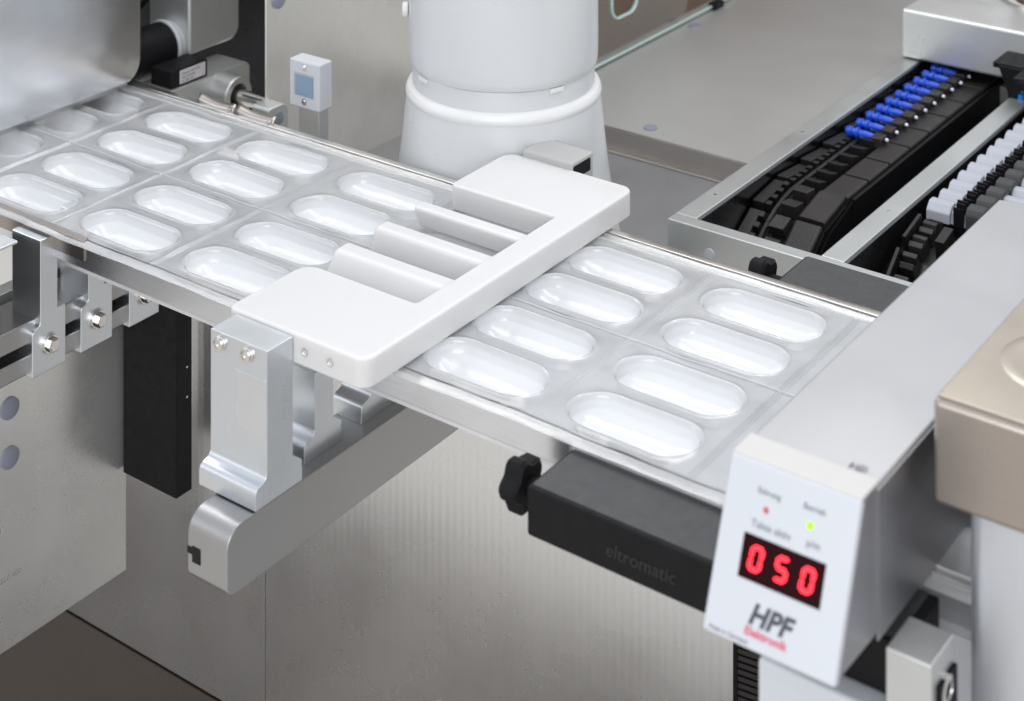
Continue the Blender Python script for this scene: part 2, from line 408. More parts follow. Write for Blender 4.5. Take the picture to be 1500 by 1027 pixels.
for (x, y) in ((.75, 6.35), (.72, 9.5), (3.25, 7.4)):
    MB().lathe([(0, 0), (.03, 0), (.03, .006), (0, .008)], (x, y, ZT), 16, caps=False).build('rivet', 'chrome', t)
MB().lathe([(0, 0), (.09, 0), (.085, .03), (0, .035)], (1.33, 5.15, -1.35), 32, (0, -1, 0), caps=False).build('rim_plug', 'cream', t)

# chain helpers: path along y, straight for y>YB then wrapping down
def path(s, YB, rad, zt):
    """s = distance from YB, positive = straight towards +y, negative = round the wheel"""
    if s >= 0: return Vector((0, YB + s, zt)), 0.0
    a = -s / rad
    return Vector((0, YB - rad * math.sin(a), zt - rad * (1 - math.cos(a)))), a

def place(mb_local, pos, a):
    q = Matrix.Rotation(a, 3, 'X')
    for v in mb_local.v:
        w = q @ v; v.x, v.y, v.z = w.x + pos.x, w.y + pos.y, w.z + pos.z
    return mb_local

PITCH = .425
def carrier_left():
    """one link: x across the chain, y length .80 centred, z=0 top of link bed"""
    base = MB().box(1.0, 2.28, -.40, .40, -.34, -.10)
    slab = MB().prism([(1.80, -.10), (2.28, -.10), (2.28, .02), (2.25, .05), (1.84, .05), (1.80, .02)], 'y', -.395, .395)
    comb = MB().prism([(-.39, -.1), (.39, -.1), (.39, .03), (-.39, .10)], 'x', 1.0, 1.20)
    for yy in (-.30, -.10, .11, .31): comb.box(1.20, 1.30, yy - .05, yy + .05, -.1, .07)
    mid = MB()
    for yy in (-.2, .225):
        mid.prism([(yy - .13, -.1), (yy + .17, -.1), (yy + .17, .05), (yy - .13, .14)], 'x', 1.47, 1.74)
    return base, slab, comb, mid
t1 = thing('nozzle_chain', 'black carrier chain in the left bay carrying the blue nozzles', 'conveyor chain', (1.6, 10, -1.3))
YB = 7.95; RAD = 2.3; ZC = -1.27
k = -4
for k in range(-4, 10):
    s = (k + .5) * .85
    pos, a = path(s, YB, RAD, ZC)
    base, slab, comb, mid = carrier_left()
    b = place(base, pos, a).build('link_base', 'bchain', t1, .015)
    off = WORLD[b.name]
    place(slab, pos, a).build('link_slab', 'bchain2', b, .015)
    place(comb, pos, a).build('link_comb', 'bchain2' if k < -1 else 'bchain', b, .012)
    place(mid, pos, a).build('link_block', 'bchain2' if k < 0 else 'bchain', b, .015)
# guide rod
rod = MB(); prev = None
for i in range(40):
    s = -3.0 + i * .28; p, a = path(s, YB, RAD, ZC); p = p + Vector((1.385, 0, .0)) + Matrix.Rotation(a, 3, 'X') @ Vector((0, 0, .02))
    if prev is not None: rod.tube(prev, p, .045, n=10)
    prev = p
rod.build('guide_rod', 'bchain', t1)
MB().box(2.29, 2.36, 8.1, 20, -2.2, -1.28).build('skirt', 'black', t1, .02)
MB().prism([(8.1, -1.3), (8.1, -2.2), (7.0, -2.6), (6.2, -2.5), (6.35, -2.1), (7.2, -1.55)], 'x', 2.29, 2.33).build('wheel_cheek', 'black', t1, .02)
# blue nozzles
g = 'blue nozzles lying in the black chain'
def nozzle(i, y):
    ords = ['blue nozzle lying nearest the camera at the near end of the row', 'second blue nozzle from the near end of the row', 'third blue nozzle from the near end of the row',
            'fourth blue nozzle from the near end of the row', 'fifth blue nozzle from the near end of the row', 'sixth blue nozzle from the near end of the row',
            'seventh blue nozzle from the near end of the row', 'eighth blue nozzle from the near end of the row', 'ninth blue nozzle from the near end, next to the last', 'farthest blue nozzle, lying just in front of the steel cover']
    t = thing('blue_nozzle', ords[i], 'nozzle', (1.4, y, -1.12), g)
    z = -1.13
    MB().lathe([(0, 0), (.082, 0), (.092, .02), (.092, .09), (.066, .11), (.066, .17), (.098, .18), (.098, .22), (.066, .235), (.072, .36), (.06, .46), (.035, .56), (0, .58)], (1.17, y, z), 20, (1, 0, 0), caps=False).build('body', 'blue', t)
    f = MB()
    for q in range(4):
        a = q * math.pi / 2 + .4
        c = Vector((0, math.cos(a) * .062, math.sin(a) * .062))
        f.tube(Vector((1.45, y, z)) + c, Vector((1.66, y, z)) + c * .5, .022, .012, 6)
    f.build('flute', 'blue', t)
    MB().tube((1.70, y, z - .02), (1.93, y, z - .02), .035, n=12).build('stem', 'bchain', t)
    MB().box(1.66, 1.87, y - .13, y + .13, z - .15, z + .045).build('seat_block', 'bchain2', t, .02)
    MB().lathe([(0, 0), (.030, .0), (.034, .02), (.025, .045), (0, .05)], (1.90, y, z - .0), 16, (1, 0, 0), caps=False).build('tip', 'tip', t)
for i in range(10): nozzle(i, 10.33 + i * PITCH)

# right chain with white syringes
t2 = thing('syringe_chain', 'black carrier chain in the right bay holding the white syringes', 'conveyor chain', (4.6, 10, -1.3))
YB2 = 7.75; ZC2 = -1.28
for k in range(-5, 11):
    s = (k + .5) * .85 if k >= 0 else (k + .5) * .75
    pos, a = path(s, YB2, 1.9, ZC2)
    b = place(MB().box(3.6, 6.2, -.36, .36, -.34, -.10), pos, a).build('link_base', 'bchain', t2, .015)
    cl = MB()
    for yy in (-.2, .2):
        cl.prism([(yy - .15, -.1), (yy + .15, -.1), (yy + .13, .16), (yy + .05, .16), (yy, .04), (yy - .05, .16), (yy - .13, .12)], 'x', 3.72, 3.95)
    place(cl, pos, a).build('link_cradle', 'bchain2', b, .012)
    c2 = MB()
    for yy in (-.2, .2):
        c2.prism([(yy - .15, -.1), (yy + .15, -.1), (yy + .15, .18), (yy + .08, .2), (yy + .03, .06), (yy - .1, .06)], 'x', 4.5, 4.72)
    place(c2, pos, a).build('link_clip', 'bchain', b, .012)
    place(MB().box(3.64, 3.70, -.34, .30, -.1, .26 if k < 0 else .08), pos, a).build('link_fin', 'bchain', b, .01)
    if k < 0: place(MB().box(4.15, 4.3, -.30, .10, -.1, .3), pos, a).build('link_tooth', 'bchain', b, .01)
ords = ['nearest', 'second', 'third', 'fourth', 'fifth', 'sixth', 'seventh', 'eighth', 'ninth', 'tenth', 'eleventh', 'twelfth', 'thirteenth']
for i in range(13):
    y = 8.05 + i * .415
    lab = ('white syringe lying nearest in the right chain, beside the empty black links' if i == 0 else '%s white syringe from the near end of the right chain' % ords[i])
    t = thing('white_syringe', lab, 'syringe', (4.4, y, -1.06), 'white syringes lying in the right chain')
    jx = random.uniform(-.02, .02); jz = random.uniform(-.012, .012)
    MB().prism([(y - .19, -1.18), (y + .19, -1.18), (y + .17, -1.0 + jz), (y + .07, -.90 + jz), (y - .06, -.91), (y - .18, -1.02)], 'x', 3.67 + jx, 4.06 + jx).build('barrel', 'syringe', t, .02)
    MB().prism([(y - .14, -1.18), (y + .14, -1.18), (y + .12, -1.0), (y + .04, -.95), (y - .10, -1.0)], 'x', 4.05 + jx, 4.30).build('neck', 'syringe', t, .015)
    MB().prism([(y - .18, -1.18), (y + .18, -1.18), (y + .17, -1.02 + jz), (y + .05, -.93 + jz), (y - .08, -.93), (y - .17, -1.03)], 'x', 4.56, 5.7).build('rear_barrel', 'syringe', t, .02)
    MB().prism([(y - .19, -1.2), (y + .17, -1.2), (y + .17, -.93), (y + .05, -.845), (y - .13, -.855), (y - .19, -.95)], 'x', 4.30, 4.58).build('clamp', 'charcoal', t, .03)
    MB().prism([(y - .17, -1.25), (y + .17, -1.25), (y + .15, -.86), (y, -.88), (y - .15, -.93)], 'x', 5.05, 5.30).build('clamp', 'charcoal', t, .03)
    tf = MB()
    for q in range(6):
        yy = y - .15 + q * .055; zz = -.82 + (.03 if q % 2 else -.03)
        tf.box(4.10 + (q % 3) * .03, 4.27, yy, yy + .04, -1.2, zz - .05)
    tf.build('ratchet', 'blackrub', t)

# steel cover box above the chains
t = thing('steel_cover', 'brushed steel cover box with a round flange above the chains at top right', 'cover', (3, 15, -.98))
MB().box(.59, 8.5, 14.0, 19.5, -.97, -.03).build('box', metal('cover_side_steel', (.76, .775, .76), .32, (3, 50, 50), .3, .6, .08), t, .06, 3)
MB().lathe([(1.05, 0), (1.05, .06), (1.0, .08), (.78, .08), (.74, .12), (.74, 1.2)], (2.75, 16.4, -.03), 64, caps=False).build('flange', 'chrome', t)
for x, lab in ((3.02, 'black gripper finger with blue rod hanging under the steel cover'), (3.62, 'black and blue gripper finger cut by the right picture edge')):
    t = thing('gripper_finger', lab, 'gripper', (x, 13.6, -1))
    yy = 13.2 if x < 3.2 else 12.6; dz = -.18 if x < 3.2 else -.05
    MB().prism([(x - .18, -.45), (x + .5, -.45), (x + .42, -.62), (x + .16, -.78 + dz), (x + .13, -1.12 + dz), (x + .03, -1.12 + dz), (x, -.75 + dz)], 'y', yy, yy + .12).build('bracket', 'black', t, .02)
    MB().box(x - .3, x + .6, yy + .05, 14.3, -.52, -.42).build('arm', 'black', t, .02)
    for q in range(3):
        MB().lathe([(0, 0), (.032, 0), (.0, .02)], (x + .08, yy, -1.06 + dz + q * .10), 14, (0, -1, 0), caps=False).build('button', 'cyan', t)
    MB().tube((x + .24, yy + .06, -.72 + dz), (x + .24, yy + .06, -1.02 + dz), .065, n=16).build('rod', 'cyan', t, .015)

# ================================================================ FILM WEB
PX = 2.071
def zf(x, y):
    return .022 * noise.noise(Vector((x * .7, y * 1.1, 3))) + .015 * noise.noise(Vector((x * 2.2, y * 2.4, 9)))
ROW = [1.542, .542, -.542, -1.542]
t = thing('film_web', 'clear thermoformed film web with white oblong pockets running diagonally across', 'film web', (0, 0, 0))
def pocket_mb(cx, cy, hx, hy, L=1.61, W=.705, D=.30, N=72):
    rs = W / 2; hl = L / 2 - rs
    rings = [(1.22, .0), (1.17, .006), (1.13, .010), (1.08, .004), (1.03, -.012), (1.0, -.045), (.985, -.075), (.96, -.15)]
    rings += [(r, -.15 - (D - .15) * (1 - (r / .96) ** 2.0) ** .85) for r in (.9, .8, .68, .54, .4, .26, .12)] + [(0.0, -D)]
    vs = []
    def bp(i, off):
        a = 2 * math.pi * (i + .5) / N
        c, s = math.cos(a), math.sin(a)
        return (hl if c > 0 else -hl) + c * off, s * off
    # outer rectangle ring + one intermediate
    outer = []
    for i in range(N):
        x, y = bp(i, rs * 1.22); k = min(hx / max(abs(x), 1e-6), hy / max(abs(y), 1e-6)); outer.append([x * k, y * k])
    for sx in (-1, 1):
        for sy in (-1, 1):
            j = min(range(N), key=lambda i: (outer[i][0] - sx * hx) ** 2 + (outer[i][1] - sy * hy) ** 2); outer[j] = [sx * hx, sy * hy]
    for rr in (1.0, .55):
        for i in range(N):
            x, y = bp(i, rs * 1.22)
            X, Y = outer[i]
            X = x + (X - x) * rr; Y = y + (Y - y) * rr
            vs.append((cx + X, cy + Y, zf(cx + X, cy + Y)))
    for r, z in rings:
        for i in range(N):
            x, y = bp(i, rs * r); kk = max(0, 1 - max(0, 1.22 - r) * 2)
            vs.append((cx + x, cy + y, z + zf(cx + x, cy + y) * (1 if r > .9 else .6)))
    m = len(rings) + 2
    sd = random.uniform(0, 50)
    for i_, p in enumerate(vs):
        k_ = i_ // N
        if k_ > 6: vs[i_] = (p[0], p[1], p[2] + (.016 * noise.noise(Vector((p[0] * 2.6, p[1] * 3.5, sd))) + .004 * noise.noise(Vector((p[0] * 9, p[1] * 4, sd)))) * min(1, (k_ - 6) / 3))
    fs = [(k * N + i, k * N + (i + 1) % N, (k + 1) * N + (i + 1) % N, (k + 1) * N + i) for k in range(m - 1) for i in range(N)]
    mb = MB(); mb.add(vs, fs); return mb
HX = .94; HY = .49
def tray_mb(cx, cy, ex, ey, ix, iy):
    """frame strip with a weld ridge on its outer border; grid points follow zf"""
    mb = MB(); n = 28
    prof = [(0, .016), (.10, .012), (.2, .003), (.32, .002), (.42, .010), (.52, .002), (.75, 0), (1, 0)]
    O = []; I = []
    per = []
    for a, b in (((-1, -1), (1, -1)), ((1, -1), (1, 1)), ((1, 1), (-1, 1)), ((-1, 1), (-1, -1))):
        for i in range(n): per.append((a[0] + (b[0] - a[0]) * i / n, a[1] + (b[1] - a[1]) * i / n))
    vs = []
    for u, h in prof:
        for p in per:
            x = cx + p[0] * (ex + (ix - ex) * u); y = cy + p[1] * (ey + (iy - ey) * u)
            # slightly wandering seam
            vs.append((x, y, h + zf(x, y)))
    m = len(per)
    fs = [(k * m + i, k * m + (i + 1) % m, (k + 1) * m + (i + 1) % m, (k + 1) * m + i) for k in range(len(prof) - 1) for i in range(m)]
    mb.add(vs, fs); return mb
for n_ in range(-6, 8):
    cx = n_ * PX
    for half in (1, -1):
        cy = half * 1.042
        if n_ == 3:
            b_ = MB(); vs = [(cx - HX - .002 + 2 * (HX + .002) * i / 20, cy - .987 + 1.974 * j / 20) for j in range(21) for i in range(21)]
            b_.add([(x, y, zf(x, y)) for x, y in vs], [(j * 21 + i, j * 21 + i + 1, j * 21 + 22 + i, j * 21 + 21 + i) for j in range(20) for i in range(20)])
            b_.build('blank_film', 'flange', t, recalc=False)
        tr = tray_mb(cx, cy, PX / 2, 1.06, HX, .985).build('blister_tray', 'flange', t, recalc=False)
        # trays meet at y=+-(1.042-1.06): centre seam
        for q in ((0, 1) if n_ != 3 else ()):
            yy = ROW[(0 if half == 1 else 2) + q]
            pm = pocket_mb(cx, cy + (.4925 if q == 0 else -.4925), HX, .4925)
            po = pm.build('pocket', 'pocket', tr, recalc=False)
            at = po.data.attributes.new('draw', 'FLOAT', 'POINT')
            for vi in range(len(po.data.vertices)):
                k = vi // 72; at.data[vi].value = min(1, max(0, (k - 4) / 4.5))
# film margins with long beads
def strip(y0, y1, zs, name, mat):
    mb = MB(); nx = 150; vs = []
    for i in range(nx + 1):
        x = -13.4 + (15.5 + 13.4) * i / nx
        for j, z in enumerate(zs):
            y = y0 + (y1 - y0) * j / (len(zs) - 1); vs.append((x, y, z + zf(x, y) * (1 if j == 0 or len(zs) > 2 else 1)))
    w = len(zs); fs = [(i * w + j, (i + 1) * w + j, (i + 1) * w + j + 1, i * w + j + 1) for i in range(nx) for j in range(w - 1)]
    mb.add(vs, fs); return mb.build(name, mat, t, recalc=False)
strip(-2.098, -2.25, [0, .014, .0, -.012, -.03], 'near_margin', 'fedge')
strip(2.098, 2.27, [0, .016, .002, .014, .02, .006], 'far_margin', 'fedge')

# support under the film
t = thing('conveyor_bed', 'grey aluminium bed with two edge rails carrying the film', 'conveyor bed', (0, 0, -.6))
MB().box(-13, 13, -1.8, 2.1, -.68, -.58).build('bed_plate', metal('bed_plate_metal', (.74, .745, .76), .45, (2, 40, 40), .2, .35, .06), t)
MB().prism([(-2.155, -.385), (-2.10, -.385), (-2.10, -.03), (-2.155, -.03)], 'x', -13, 3.70).build('near_rail', 'rail', t, .012)
MB().prism([(2.20, -.5), (2.46, -.5), (2.46, -.0), (2.42, .02), (2.30, .02), (2.30, -.02), (2.20, -.03)], 'x', -13, 9).build('far_rail', metal('far_rail_metal', (.86, .845, .82), .30, (2, 50, 50), .4, 1, .12), t, .012)
# sprung clips on the left ends of the rails
for (x, lab) in ((-6.45, 'left'), (-5.55, 'right')):
    t = thing('spring_clip', 'bent brown steel spring clip on the far rail, the %s one' % ('one nearer the steel guard' if lab == 'left' else 'one nearer the white sensor'), 'clip', (x, 2.35, .03), 'spring clips on the far rail')
    mb = MB(); vs = []
    for i in range(15):
        u = i / 14; xx = x - .42 + .84 * u; zz = .045 + .045 * (2 * u - 1) ** 2 * (1 if u < .5 else .5)
        for yy, dz in ((2.36, -.06), (2.45, .055)): vs.append((xx, yy, zz + dz))
    mb.add(vs, [(2 * i, 2 * i + 2, 2 * i + 3, 2 * i + 1) for i in range(14)])
    o = mb.build('leaf', metal('clip_steel', (.48, .44, .41), .4, (2, 40, 40), .3, 1, .15), t); s_ = o.modifiers.new('th', 'SOLIDIFY'); s_.thickness = .025
    MB().tube((x + .36, 2.34, .0), (x + .36, 2.34, .09), .035, n=12).build('pin', 'chrome', t, .008)
t = thing('rail_reflection', 'brown strip imitating a reflection on the near rail above the left clamps', 'strip', (-5.6, -2.2, 0))
MB().prism([(-2.175, -.26), (-2.158, -.26), (-2.158, -.02), (-2.10, .028), (-2.10, .045), (-2.175, .0)], 'x', -6.9, -4.35).build('sheet', metal('brown_reflection', (.40, .36, .33), .3, (2, 40, 40), .3, 1, .15), t)  # brown sheet put in for the brownish reflection on the rail

# ================================================================ WHITE GUIDE PLATE
t = thing('guide_plate', 'thick white plastic comb plate with three fingers lying across the film', 'guide plate', (.2, 0, .03))
x0, x1 = -.88, 1.34
def arc(cx, cy, r, a0, a1, n=6): return [(cx + r * math.cos(R(a0 + (a1 - a0) * i / n)), cy + r * math.sin(R(a0 + (a1 - a0) * i / n))) for i in range(n + 1)]
xs = .94
out = []
out += arc(x1 - .18, -2.87 + .18, .18, 270, 360) + arc(x1 - .18, 2.98 - .18, .18, 0, 90) + arc(x0 + .22, 2.98 - .22, .22, 90, 180)
out += arc(x0 + .08, 1.56 + .08, .08, 180, 270)
out += arc(xs - .05, 1.56 - .05, .05, 90, 0) + arc(xs - .05, -1.45 + .05, .05, 0, -90)
out += arc(x0 + .25, -1.45 - .25, .25, 90, 180) + arc(x0 + .10, -2.87 + .10, .10, 180, 270)
MB().prism(out, 'z', .035, .40).build('frame', 'plate', t, .035, 3)
for P_ in ([(.71, .375), (.96, .375), (1.02, .04), (.84, .04)], [(-.09, .38), (.18, .375), (.19, .04), (-.20, .04)], [(-.90, .38), (-.62, .375), (-.62, .04), (-1.16, .04)]):
    MB().prism(P_, 'x', -.90, 1.0).build('finger', 'plate', t, .065, 5)
for x in (.40, .80):
    MB().lathe([(0, -.02), (.05, -.02), (.05, .006), (.035, .006), (.02, -.004), (0, -.004)], (x, -2.87, .22), 20, (0, -1, 0), caps=False).build('set_screw', 'chrome', t)

# ================================================================ BRACKETS AND BAR (front)
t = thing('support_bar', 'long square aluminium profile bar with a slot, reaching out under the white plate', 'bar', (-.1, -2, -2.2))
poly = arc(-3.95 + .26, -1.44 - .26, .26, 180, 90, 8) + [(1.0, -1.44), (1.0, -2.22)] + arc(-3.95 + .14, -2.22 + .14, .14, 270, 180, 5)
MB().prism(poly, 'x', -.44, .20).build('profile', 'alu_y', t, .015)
# the T slot on the end / side face
MB().box(-.443, -.34, -3.955, -3.2, -1.90, -1.82).build('slot', 'black', t)
MB().box(-.36, -.23, -3.958, -3.2, -1.98, -1.80).build('slot', 'black', t)
def hexbolt(name, c, axis, r, parent, mat='chrome', dome=False):
    q = Vector(axis)
    b = MB().lathe([(0, 0), (r * 1.25, 0), (r * 1.25, .03), (0, .03)], c, 24, q, caps=False).build('washer', mat, parent, .006)
    if dome: MB().lathe([(0, .03), (r * .95, .03), (r, .06), (r * .95, r * .8), (r * .6, r * .95), (r * .45, r * .95), (r * .38, r * .6), (0, r * .6)], c, 20, q, caps=False).build(name, mat, parent)
    else: MB().lathe([(0, .03), (r, .03), (r, r * .85), (r * .85, r * 1.0), (0, r * 1.0)], c, 6, q, caps=False).build(name, mat, parent, .012)
def bracket(y, x0, x1, ztop, zfoot, lab, depth=.42, screws=False, text=False):
    t = thing('support_bracket', lab, 'bracket', ((x0 + x1) / 2, y, zfoot), 'aluminium brackets standing on the front bar')
    f = y; bk = y + depth
    # side profile in (y,z): post with a rounded foot to the front and a small one behind
    P_ = [(f, ztop), (f, zfoot + .38)] + arc(f - .10, zfoot + .36, .10, 0, -60, 4) + arc(f - .10, zfoot + .17, .09, 90, 180, 4) + [(f - .19, zfoot), (bk + .16, zfoot), (bk + .16, zfoot + .18)] + arc(bk + .10, zfoot + .22, .06, -60, 60, 3) + [(bk, zfoot + .36), (bk, ztop)]
    MB().prism(P_, 'x', x0, x1).build('post', 'alu_v', t, .014)
    if screws:
        for x in (x0 + .17, x0 + .62): hexbolt('cap_screw', (x, y, ztop - .13), (0, -1, 0), .075, t, 'chrome', True)
        # shallow machined step on the front face
        MB().box(x0 + .43, x1 - .012, y - .012, y + .01, zfoot + .75, ztop - .35).build('front_pad', 'alu', t, .006)
    if text:
        text_mesh('etched_number', '784-0230-0060', .085, 'etch', t, (x1 + .003, y + .26, -.05), (0, 0, -1), (0, 1, 0))
    return t
bracket(-3.32, -.71, .22, .36, -1.42, 'nearest aluminium bracket with two cap screws holding the white plate', .44, True, True)
bracket(-2.28, -.52, .02, -.4, -1.44, 'middle aluminium bracket behind the one with the screws', .34)
bracket(-1.20, -.48, .0, -.4, -1.44, 'rearmost aluminium bracket half hidden below the white plate corner', .36)

# ================================================================ CLAMPS (left)
t = thing('clamp_bar', 'slotted aluminium profile bar carrying the three bolted clamps at left', 'bar', (-5.5, -3, -1.9))
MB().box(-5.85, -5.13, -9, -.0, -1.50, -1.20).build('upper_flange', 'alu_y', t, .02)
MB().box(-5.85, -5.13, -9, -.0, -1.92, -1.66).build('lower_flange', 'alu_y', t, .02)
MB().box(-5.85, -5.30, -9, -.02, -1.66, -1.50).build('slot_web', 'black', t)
for i, (y, zt_, lab) in enumerate(((-2.45, -.07, 'nearest left clamp block with a hex bolt, tall front face in full view'), (-1.60, -.04, 'middle left clamp block with a hex bolt, partly under the film rail'), (-.70, -.3, 'rear left clamp block with a hex bolt, mostly hidden by the film rail'))):
    t = thing('clamp_block', lab, 'clamp', (-5.2, y, -1.93), 'bolted clamp blocks under the film at left')
    P_ = [(y + .06, zt_), (y + .06, -1.18)] + arc(y + .06 - .07, -1.20, .07, 0, -70, 3) + arc(y, -1.36, .08, 100, 180, 4) + [(y - .08, -1.93), (y + .5, -1.93), (y + .5, -1.10), (y + .36, -1.10), (y + .36, zt_)]
    MB().prism(P_, 'x', -5.62, -5.0).build('body', 'alu_v', t, .014)
    MB().tube((-5.0, y + .22, -1.56), (-4.985, y + .22, -1.56), .15, n=28).build('counterbore', 'alu', t)
    hexbolt('hex_bolt', (-4.985, y + .22, -1.56), (1, 0, 0), .105, t)
t = thing('opening_filler', 'black box filling a dark opening, with a bright glass edge, at the far left behind the nearest clamp', 'filler', (-6, -3.2, -1.1))
MB().box(-6.3, -5.7, -4.4, -2.55, -1.1, -.15).build('housing', 'black', t, .03)  # black box put in for the shade inside the opening
MB().box(-6.0, -5.35, -4.4, -2.5, -.16, -.12).build('cover_glass', 'alu', t, .01)
t = thing('black_column', 'tall black rectangular column hanging behind the left clamps', 'column', (-5.45, .15, -5))
MB().box(-6.04, -4.87, .02, .34, -4.78, -1.35).build('body', 'black', t, .012)
for z in (-2.9, -3.35):
    MB().lathe([(0, 0), (.02, 0), (0, .01)], (-4.87, .24, z), 10, (1, 0, 0), caps=False).build('pin_head', 'chrome', t)

# ================================================================ UPPER LEFT MACHINERY
t = thing('steel_guard', 'large polished steel guard with a rounded corner above the left end of the film', 'guard', (-8, -2, .12))
gx = -8.15
Pg = [(-14, .14), (-14, 8)] + [(2.28, 8)] + arc(2.28 - .35, .16 + .35, .35, 0, -90, 8)
MB().prism(Pg, 'x', gx - .10, gx).build('face', 'guard', t, .03, 3)
lip = MB()
# rolled lower lip
for i in range(9):
    pass
lp = arc(gx - .16, .20, .16, 0, -90, 8)
vs = []
for yy in (-14, 1.98):
    vs += [(x, yy, z) for x, z in lp]
k_ = len(lp); lip.add(vs, [(i, i + 1, k_ + i + 1, k_ + i) for i in range(k_ - 1)])
lo = lip.build('rolled_lip', 'guard', t); s_ = lo.modifiers.new('th', 'SOLIDIFY'); s_.thickness = .03
t = thing('roller_cylinder', 'black cylinder with a pale end ring beside the polished guard', 'cylinder', (-8.85, 2.6, .27))
cyl_c = (-8.85, 3.40, .27)
MB().lathe([(0, -2.4), (.425, -2.4), (.425, 0), (0, 0)], cyl_c, 64, (0, 1, 0), caps=False).build('body', 'black', t, .01)
MB().lathe([(.0, 0), (.45, 0), (.455, .05), (.435, .09), (.38, .25), (0, .25)], cyl_c, 64, (0, 1, 0), caps=False).build('end_ring', 'cream', t)
t = thing('motor_housing', 'rounded aluminium housing behind the black cylinder at top left', 'housing', (-8.9, 4.2, .13))
MB().prism([(3.60, 8), (3.60, .16)] + [(3.66, .13)] + arc(4.86 - .25, .13 + .25, .25, -90, 0, 8) + [(4.86, 8)], 'x', -9.42, -8.36).build('shell', 'bead', t, .06, 3)
t = thing('black_cable', 'short black cable running up behind the guard at top left', 'cable', (-8.9, 3.2, 1.3))
mb = MB(); pts = [(-9.3, 3.1, .7), (-9.2, 3.1, .9), (-8.95, 3.15, 1.15), (-8.85, 3.2, 1.7), (-8.85, 3.2, 3)]
for a_, b_ in zip(pts, pts[1:]): mb.tube(a_, b_, .05, n=12)
mb.build('sheath', 'blackrub', t)
t = thing('bearing_block', 'grey machined block with a split collar and shaft at upper left', 'bearing block', (-8.1, 3.3, -.6))
MB().prism(rrect(2.62, 4.55, -1.0, -.10, .0, 1, (.08, 0, 0, 0)), 'x', -8.55, -7.80).build('block', 'bead', t, .02)
cc = (-7.80, 3.82, -.42)
MB().lathe([(.33, 0), (.33, .42), (.31, .45), (.21, .45), (.20, .43), (.20, .0)], cc, 56, (1, 0, 0), caps=False).build('collar', 'bead', t)
MB().lathe([(0, .05), (.2, .05)], cc, 40, (1, 0, 0), caps=False).build('collar_bore', 'black', t)
MB().tube((-7.8, 3.82, -.42), (-6.2, 3.82, -.42), .125, n=32).build('shaft', 'chrome', t)
t = thing('photo_sensor', 'black sensor box with a printed pale label on top of the bearing block', 'sensor', (-8.1, 3.3, -.1))
MB().box(-8.37, -7.86, 2.70, 3.56, -.098, .20).build('housing', 'black', t, .02)
MB().box(-7.862, -7.853, 2.90, 3.50, -.06, .17).build('label', 'label', t)
for i, (s1, ln) in enumerate((('Sensor 24V DC', .07), ('Typ 3152-80', .06), ('Nr. 004 127', .055))):
    text_mesh('label_print', s1, ln, 'inkg', t, (-7.85, 2.94, .09 - i * .065), (0, 1, 0), (0, 0, 1))
t = thing('shaft_block', 'small rounded grey block with a round plug at the end of the shaft', 'block', (-5.9, 3.2, -.8))
MB().prism(rrect(2.88, 3.35, -.85, -.02, .0, 6, (.16, .06, 0, 0)), 'x', -6.12, -5.72).build('body', 'bead', t, .02)
MB().lathe([(0, 0), (.11, 0), (.11, .02), (0, .03)], (-5.72, 3.10, -.23), 32, (1, 0, 0), caps=False).build('plug', 'plug', t)
MB().lathe([(0, 0), (.06, 0), (.06, .1), (0, .1)], (-5.72, 3.12, -.52), 6, (1, 0, 0), caps=False).build('stud', 'chrome', t)
# white window sensor
t = thing('window_sensor', 'white framed sensor with a blue grey window and two screws on a grey post', 'sensor', (-4.95, 2.95, -.6))
MB().box(-5.28, -4.62, 2.90, 3.22, .16, .93).build('body', 'cream', t, .03, 3)
MB().box(-5.17, -4.74, 2.892, 2.91, .36, .73).build('recess', 'grey_cap', t)
MB().box(-5.13, -4.75, 2.880, 2.893, .37, .70).build('window', 'lens', t)
for z in (.27, .83):
    MB().lathe([(0, .02), (.03, .02), (.035, .01), (.05, .01), (.055, 0), (.055, -.03)], (-4.95, 2.90, z), 20, (0, -1, 0), caps=False).build('screw', 'chrome', t)
MB().box(-5.15, -4.7, 2.98, 3.22, -1.75, .16).build('post', 'bead', t, .02)

# ================================================================ BLACK EDGE SENSORS
def star(c, axis, r, n=5, depth=.2):
    """five-lobed knob profile"""
    q = Vector(axis).to_track_quat('Z', 'Y'); pts = []
    N = 60
    for i in range(N):
        a = 2 * math.pi * i / N; rr = r * (1 + .13 * math.cos(n * a)); pts.append((rr * math.cos(a), rr * math.sin(a)))
    mb = MB(); vs = []
    for z, s in ((0, .86), (.04, 1), (depth - .05, 1), (depth, .84)):
        vs += [Vector(c) + q @ Vector((x * s, y * s, z)) for x, y in pts]
    vs += [Vector(c) + q @ Vector((0, 0, 0)), Vector(c) + q @ Vector((0, 0, depth))]
    fs = [(k * N + i, k * N + (i + 1) % N, (k + 1) * N + (i + 1) % N, (k + 1) * N + i) for k in range(3) for i in range(N)]
    fs += [(i, (i + 1) % N, 4 * N) for i in range(N)] + [(3 * N + i, 3 * N + (i + 1) % N, 4 * N + 1) for i in range(N)]
    mb.add(vs, fs); return mb
t = thing('edge_sensor', 'black rectangular sensor bar with a knob in front of the near film edge', 'sensor', (4.5, -2.6, -.65))
MB().box(3.75, 8.0, -3.05, -2.17, -.63, -.105).build('body', 'blackrub', t, .035, 2)
MB().box(3.79, 7.9, -2.99, -2.19, -.106, -.10).build('top_plate', 'charcoal', t)
star((3.52, -2.66, -.38), (-1, 0, 0), .27, 5, .24).build('knob', 'blackrub', t)
MB().tube((3.76, -2.62, -.40), (3.5, -2.62, -.40), .10, n=20).build('knob_stem', 'blackrub', t)
text_mesh('print', 'eltromatic', .20, 'faint', t, (4.75, -3.056, -.46), (1, 0, 0), (0, 0, 1), .15)
